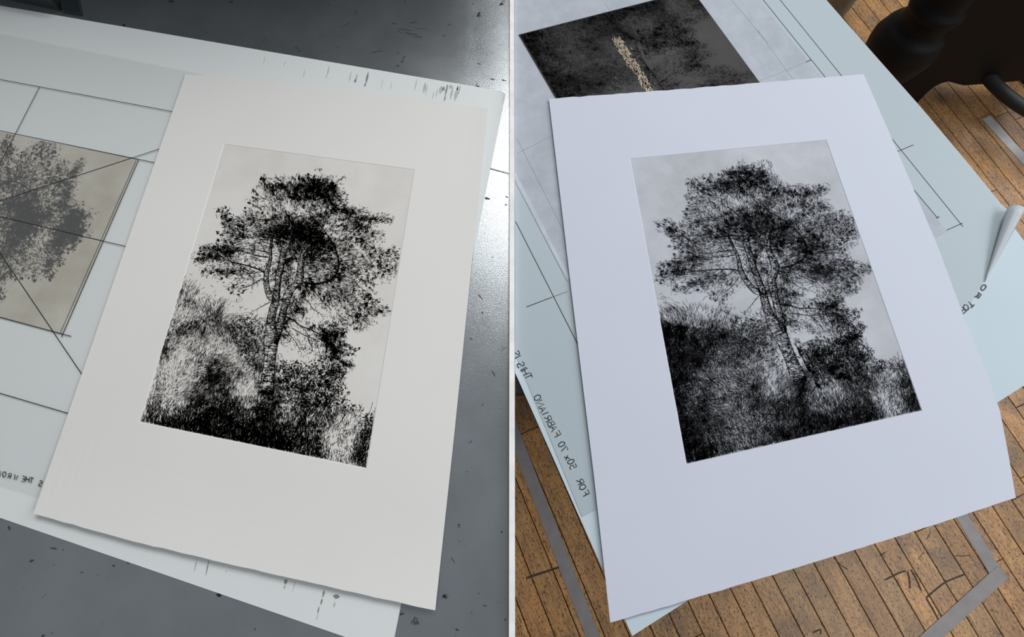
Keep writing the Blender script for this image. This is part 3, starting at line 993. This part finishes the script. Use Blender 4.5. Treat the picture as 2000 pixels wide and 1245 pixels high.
def draw_pine(seed, variant=1, dens=1.0, wk=1.0, bark=True):
    D = Draw(seed)
    r = D.rng
    tp = [trunk_poly(x) for x in (MAIN, RIGHT, SIDE)]

    def not_trunk(p):
        m = np.zeros(len(p), bool)
        for t in tp: m |= in_poly(p, t)
        return ~m | (p[:, 1] > 762)

    def crown(p): return not_trunk(p) & ~bank_mask(p) & ((p[:, 1] < 700) | ((p[:, 1] < 720) & (p[:, 0] > 640)))

    def twigs(p):
        top = np.interp(p[:, 0], [330, 352, 385, 420, 450, 480, 505], [520, 522, 545, 565, 585, 610, 622])
        return not_trunk(p) & bank_mask(p) & (p[:, 1] < top + 55) & (p[:, 0] < 490)

    def bank(p): return not_trunk(p) & bank_mask(p) & ~twigs(p) & (p[:, 1] < 783)

    def bush(p): return not_trunk(p) & ~bank_mask(p) & ~crown(p) & (p[:, 1] < 797)

    def base(p): return (bank_mask(p) & (p[:, 1] >= 783)) | (~bank_mask(p) & (p[:, 1] >= 797))

    A = 545 * 590
    out_ang = lambda p: np.arctan2(p[:, 1] - 505, (p[:, 0] - 575)) + (vnoise(r, p, 16) - .5) * 2.6
    flow = lambda p: math.pi / 2 + .25 + (vnoise(r, p, 60) - .5) * 1.7 + (vnoise(r, p, 18) - .5) * .8
    fan = lambda p: -math.pi / 2 + .28 + (vnoise(r, p, 26) - .5) * 1.5
    down = lambda p: math.pi / 2 + .22 + (vnoise(r, p, 40) - .5) * .7
    rnd = lambda p: vnoise(r, p, 9) * 6.3

    def cnt(l, w): return int(A * 4.6 * dens / (np.mean(l) * np.mean(w) * wk * .5))

    def go(region, ang, l, w, clump, spread, gain=1.0):
        w = (w[0] * wk, w[1] * wk)
        D.fill(variant, region, gain, cnt(l, (w[0] / wk, w[1] / wk)), ang, l, w, clump, spread)

    fine = variant == 2
    go(crown, out_ang, (4, 8), (.8, 1.6) if not fine else (.55, 1.15), (6.5, 1.35 if not fine else 1.0), .5, .72)
    go(crown, out_ang, (5, 9), (.4, .65) if not fine else (.35, .6), (15, .5), .22, .40)
    go(twigs, fan, (6, 15), (.45, .85) if not fine else (.4, .75), (11, .6), .35)
    go(bank, flow, (4.5, 9.5), (.45, .85) if not fine else (.35, .75), (12, .6), .2)
    go(bush, rnd, (3.5, 6.5), (1.5, 2.6) if not fine else (1.0, 1.9), (8, 1.0), .8, .6 if not fine else .75)
    go(bush, down, (6, 12), (.5, .9), (10, .7), .25, .4 if not fine else .8)
    go(base, down, (5, 12), (.7, 1.3) if not fine else (.45, .95), (9, .5), .28)
    if fine:
        go(lambda p: bank(p) | base(p), lambda p: flow(p) + .9, (10, 20), (.4, .7), (20, .4), .3, .35)

    # needle tufts
    for x, y, sz in TUFT:
        n = int((9 + sz * 2.2) * dens)
        a0 = math.atan2(y - 520, x - 580)
        ang = a0 + r.normal(0, .75, n)
        c = np.c_[x + r.normal(0, sz * .38, n), y + r.normal(0, sz * .38, n)]
        D.lens(c, ang, r.uniform(.6, 1.15, n) * sz, r.uniform(.9, 1.9, n) * wk * (1 if not fine else .75), r.normal(0, .5, n))
    # leaves of the bush and the sprig at the lower right
    for poly, m in (([(555, 705), (585, 702), (600, 712), (630, 712), (650, 705), (672, 715), (680, 728), (664, 742), (686, 764), (676, 778), (695, 792), (690, 806), (672, 812), (640, 760), (560, 735), (536, 725)], 520),
                    ([(735, 795), (722, 812), (716, 806), (700, 822), (712, 835), (690, 850), (712, 860), (726, 850)], 150), ([(500, 660), (520, 640), (500, 620), (470, 612), (440, 640), (470, 690), (495, 730), (512, 720)], 420)):
        poly = np.array(poly)
        p = np.c_[r.uniform(*poly[:, 0][[poly[:, 0].argmin(), poly[:, 0].argmax()]], m * 3), r.uniform(*poly[:, 1][[poly[:, 1].argmin(), poly[:, 1].argmax()]], m * 3)]
        p = p[in_poly(p, poly)][:m]
        p = p[not_trunk(p)]
        n = len(p)
        D.lens(p, r.uniform(-.9, .9, n) + .3, r.uniform(3, 6, n), r.uniform(1.4, 2.6, n) * wk, r.normal(0, .6, n))
    # branches with side twigs
    for pts, w in BRANCH:
        D.line(pts, w * (1 if wk >= .9 else .9))
        p = smooth_line(pts, 5)
        if p[:, 1].max() < 720:
            for i in range(2, len(p), 2):
                d = p[i] - p[i - 1]
                a = math.atan2(d[1], d[0]) + r.choice((-1, 1)) * r.uniform(.5, 1.1)
                l = r.uniform(5, 12)
                e = p[i] + l * np.array([math.cos(a), math.sin(a)])
                m = (p[i] + e) / 2 + r.normal(0, 1.2, 2)
                D.line([p[i], m, e], .9)
    # bark: edge lines, rings across, streaks along
    for pr, k in ((MAIN, .62), (RIGHT, .62), (SIDE, .42)):
        pr = np.array(pr, float)[::-1]
        ys = np.arange(pr[0, 0], min(pr[-1, 0], 772), .5)
        l, rr = np.interp(ys, pr[:, 0], pr[:, 1]), np.interp(ys, pr[:, 0], pr[:, 2])
        D.line(np.c_[l, ys][::14], 1.3, False)
        D.line(np.c_[rr, ys][::14], 1.7, False)
        n = int(len(ys) * 3.0 * k * dens)
        i = r.integers(0, len(ys), n)
        f = r.beta(1.1, .8, n)
        wd = (rr - l)[i]
        x = l[i] + f * wd
        dark = np.clip((ys[i] - 690) / 80, 0, 1)
        D.lens(np.c_[x, ys[i]], r.normal(.10, .22, n), np.minimum(r.uniform(.18, .5, n) * wd + 1, wd), r.uniform(.7, 1.3, n) * (1 + .4 * dark), (f - .5) * 1.5)
        n = int(len(ys) * 1.8 * k * dens)
        i = r.integers(0, len(ys), n)
        f = np.where(r.random(n) < .55, r.beta(4, 1, n), r.beta(1, 3, n))
        sl = np.gradient(l, ys)[i]
        D.lens(np.c_[l[i] + f * (rr - l)[i], ys[i]], np.arctan2(1, sl), r.uniform(4, 9, n), r.uniform(.6, 1.4, n), r.normal(0, .3, n))
    return D.done()


def put_drawing(quads, target, z, name, mat, parent, src=None):
    h = homog(src or LP, target)
    w = hap(h, quads)
    o = quads_object(name, np.concatenate([w, np.full((*w.shape[:2], 1), z)], 2), mat)
    o.parent = parent
    if parent.parent is not None:
        o.matrix_parent_inverse = Matrix.Translation(parent.parent.location).inverted() @ Matrix.Translation(parent.parent.location)
    tag(o, None, None, None, 'stuff')
    return o


q1 = draw_pine(11, 1, 1.0, 1.0)
q2 = draw_pine(12, 2, 1.0, .86)
put_drawing(q1, [P(x, y, zi_l) for x, y in LP], zi_l + .00012, 'ink_drawing', MAT['ink_black'], imp_l)
put_drawing(q2, [P(x, y, zi_r) for x, y in RP], zi_r + .00012, 'ink_drawing', MAT['ink_grey'], imp_r)
uvl = hap(HU, q1)
q3 = draw_pine(13, 1, 1.25, 1.5)
uvl = hap(HU, q3)
put_drawing(q3[uvl[:, 0, 1] < .62], [PLATE_L[0], PLATE_L[1], PLATE_L[2], PLATE_L[3]], ZP + .00005, 'inked_image', MAT['ink_plate_brown'], plate_l)
uvr = hap(HU, q2)
sel = (uvr[:, 0, 1] > .40) & (np.random.default_rng(3).random(len(q2)) < .75)
put_drawing(q2[sel], PLATE_R, ZD + .00005, 'inked_image', MAT['ink_plate_dark'], plate_r)
print('strokes', len(q1), len(q2))

# warm bare-metal streak along the trunk in the dark plate
q = []
rs = np.random.default_rng(5)
for i in range(420):
    t = rs.random()
    x, y = 1203 + (1272 - 1203) * t + rs.normal(0, 5.5 - 2.5 * t), 74 + (180 - 74) * t + rs.normal(0, 2)
    q.append(ribbon([P(x, y, ZD), P(x + rs.uniform(1, 4), y + rs.uniform(3, 7), ZD)], rs.uniform(.0004, .0012), ZD + .00009)[0])
quads_object('bare_metal_streak', np.array(q), MAT['plate_bare'], plate_r)

# ------------------------------------------------------------------ black cast-iron stand beyond the second bed
def Q(px, py, y0):
    """photo position on the upright plane y = y0"""
    d = ((px - 1000) / F_PX, -(py - 622.5) / F_PX, -1.0)
    c, s = math.cos(TILT), math.sin(TILT)
    w = (d[0], c * d[1] - s * d[2], s * d[1] + c * d[2])
    t = y0 / w[1]
    return (w[0] * t, CAM_H + w[2] * t)


Y0 = P(1790, 212, FLOOR_Z)[1]
stand = empty('press_stand', (*P(1800, 200, FLOOR_Z), FLOOR_Z))
tag(stand, 'black cast iron press stand with a turned column and arched foot', 'press stand')
outl = [(1800, 80), (1772, 140), (1760, 180), (1752, 214), (1786, 209), (1797, 195), (1810, 182), (1824, 170), (1838, 163), (1852, 159), (1866, 163), (1882, 167), (1940, 163), (1992, 158), (2090, 150), (2110, -70), (1836, -70), (1838, 74)]
bm = bmesh.new()
fr, bk = [], []
for x, y in outl:
    X, Z = Q(x, y, Y0)
    Z = max(Z, FLOOR_Z)
    fr.append(bm.verts.new((X, Y0, Z)))
    bk.append(bm.verts.new((X, Y0 + .11, Z)))
bm.faces.new(fr)
bm.faces.new(bk[::-1])
for i in range(len(fr)):
    j = (i + 1) % len(fr)
    bm.faces.new((fr[i], bk[i], bk[j], fr[j]))
part_of(stand, from_bm('arched_foot', bm, MAT['iron']))
cx, cz = Q(1772, 80, Y0 + .03)
k = (Q(1840, 80, Y0 + .03)[0] - Q(1715, 80, Y0 + .03)[0]) / 2
lathe('turned_column', [(k * .45, FLOOR_Z - cz), (k * .62, -.14), (k * .90, -.07), (k * 1.02, -.025), (k * 1.04, 0), (k * 1.0, .010), (k * .97, .014), (k * .95, .026), (k * .86, .040), (k * .74, .046), (k * .70, .060), (k * .68, .082), (k * .76, .090), (k * .80, .10),
                        (k * .76, .112), (k * .66, .118), (k * .62, .14), (k * .60, .40)], MAT['iron'], stand, (cx, Y0 + .03, cz), 'Z', 48)
# rim of the wheel behind the stand
WZ = -.50
wc = P(2092, 92, WZ)
pr = np.array(P(1928, 165, WZ)); pi = np.array(P(1957, 165, WZ))
Ro, Ri = np.linalg.norm(pr - wc), np.linalg.norm(pi - wc)
R_, r_ = (Ro + Ri) / 2, (Ro - Ri) / 2
bm = bmesh.new()
rings = []
for i in range(72):
    a = 2 * math.pi * i / 72
    rings.append([bm.verts.new((wc[0] + (R_ + r_ * math.cos(b)) * math.cos(a), wc[1] + (R_ + r_ * math.cos(b)) * math.sin(a), WZ + r_ * .9 * math.sin(b)))
                  for b in np.linspace(0, 2 * math.pi, 16, endpoint=False)])
for i in range(72):
    a, b = rings[i], rings[(i + 1) % 72]
    for j in range(16):
        bm.faces.new((a[j], a[(j + 1) % 16], b[(j + 1) % 16], b[j]))
part_of(stand, from_bm('wheel_rim', bm, MAT['rubber'], None, True))
for a in (2.2, 4.3, 6.2):
    bm = bmesh.new()
    d = np.array([math.cos(a), math.sin(a)]); n = np.array([-d[1], d[0]]) * .012
    p0, p1 = np.array(wc) + d * .02, np.array(wc) + d * R_
    pts = [p0 + n, p1 + n, p1 - n, p0 - n]
    bm.free()
    part_of(stand, prism('wheel_spoke', [tuple(p) for p in pts], WZ - .01, WZ + .01, MAT['rubber']))
part_of(stand, prism('wheel_hub', [(wc[0] + .035 * math.cos(t), wc[1] + .035 * math.sin(t)) for t in np.linspace(0, 6.283, 20, endpoint=False)], FLOOR_Z, WZ + .02, MAT['rubber']))

# pan on the floor beside the bed
pc = P(1632, -12, FLOOR_Z + .05)
rp = np.linalg.norm(np.array(P(1672, -12, FLOOR_Z + .05)) - pc)
pan = lathe('enamel_pan', [(rp * .80, 0), (rp * .93, .006), (rp, .03), (rp * 1.0, .10), (rp * 1.03, .104), (rp * 1.03, .11), (rp * .97, .11), (rp * .95, .10), (rp * .92, .02), (rp * .5, .012)],
            MAT['beige'], None, (pc[0], pc[1], FLOOR_Z))
tag(pan, 'grey beige enamel pan on the floor behind the pale blue board', 'pan')
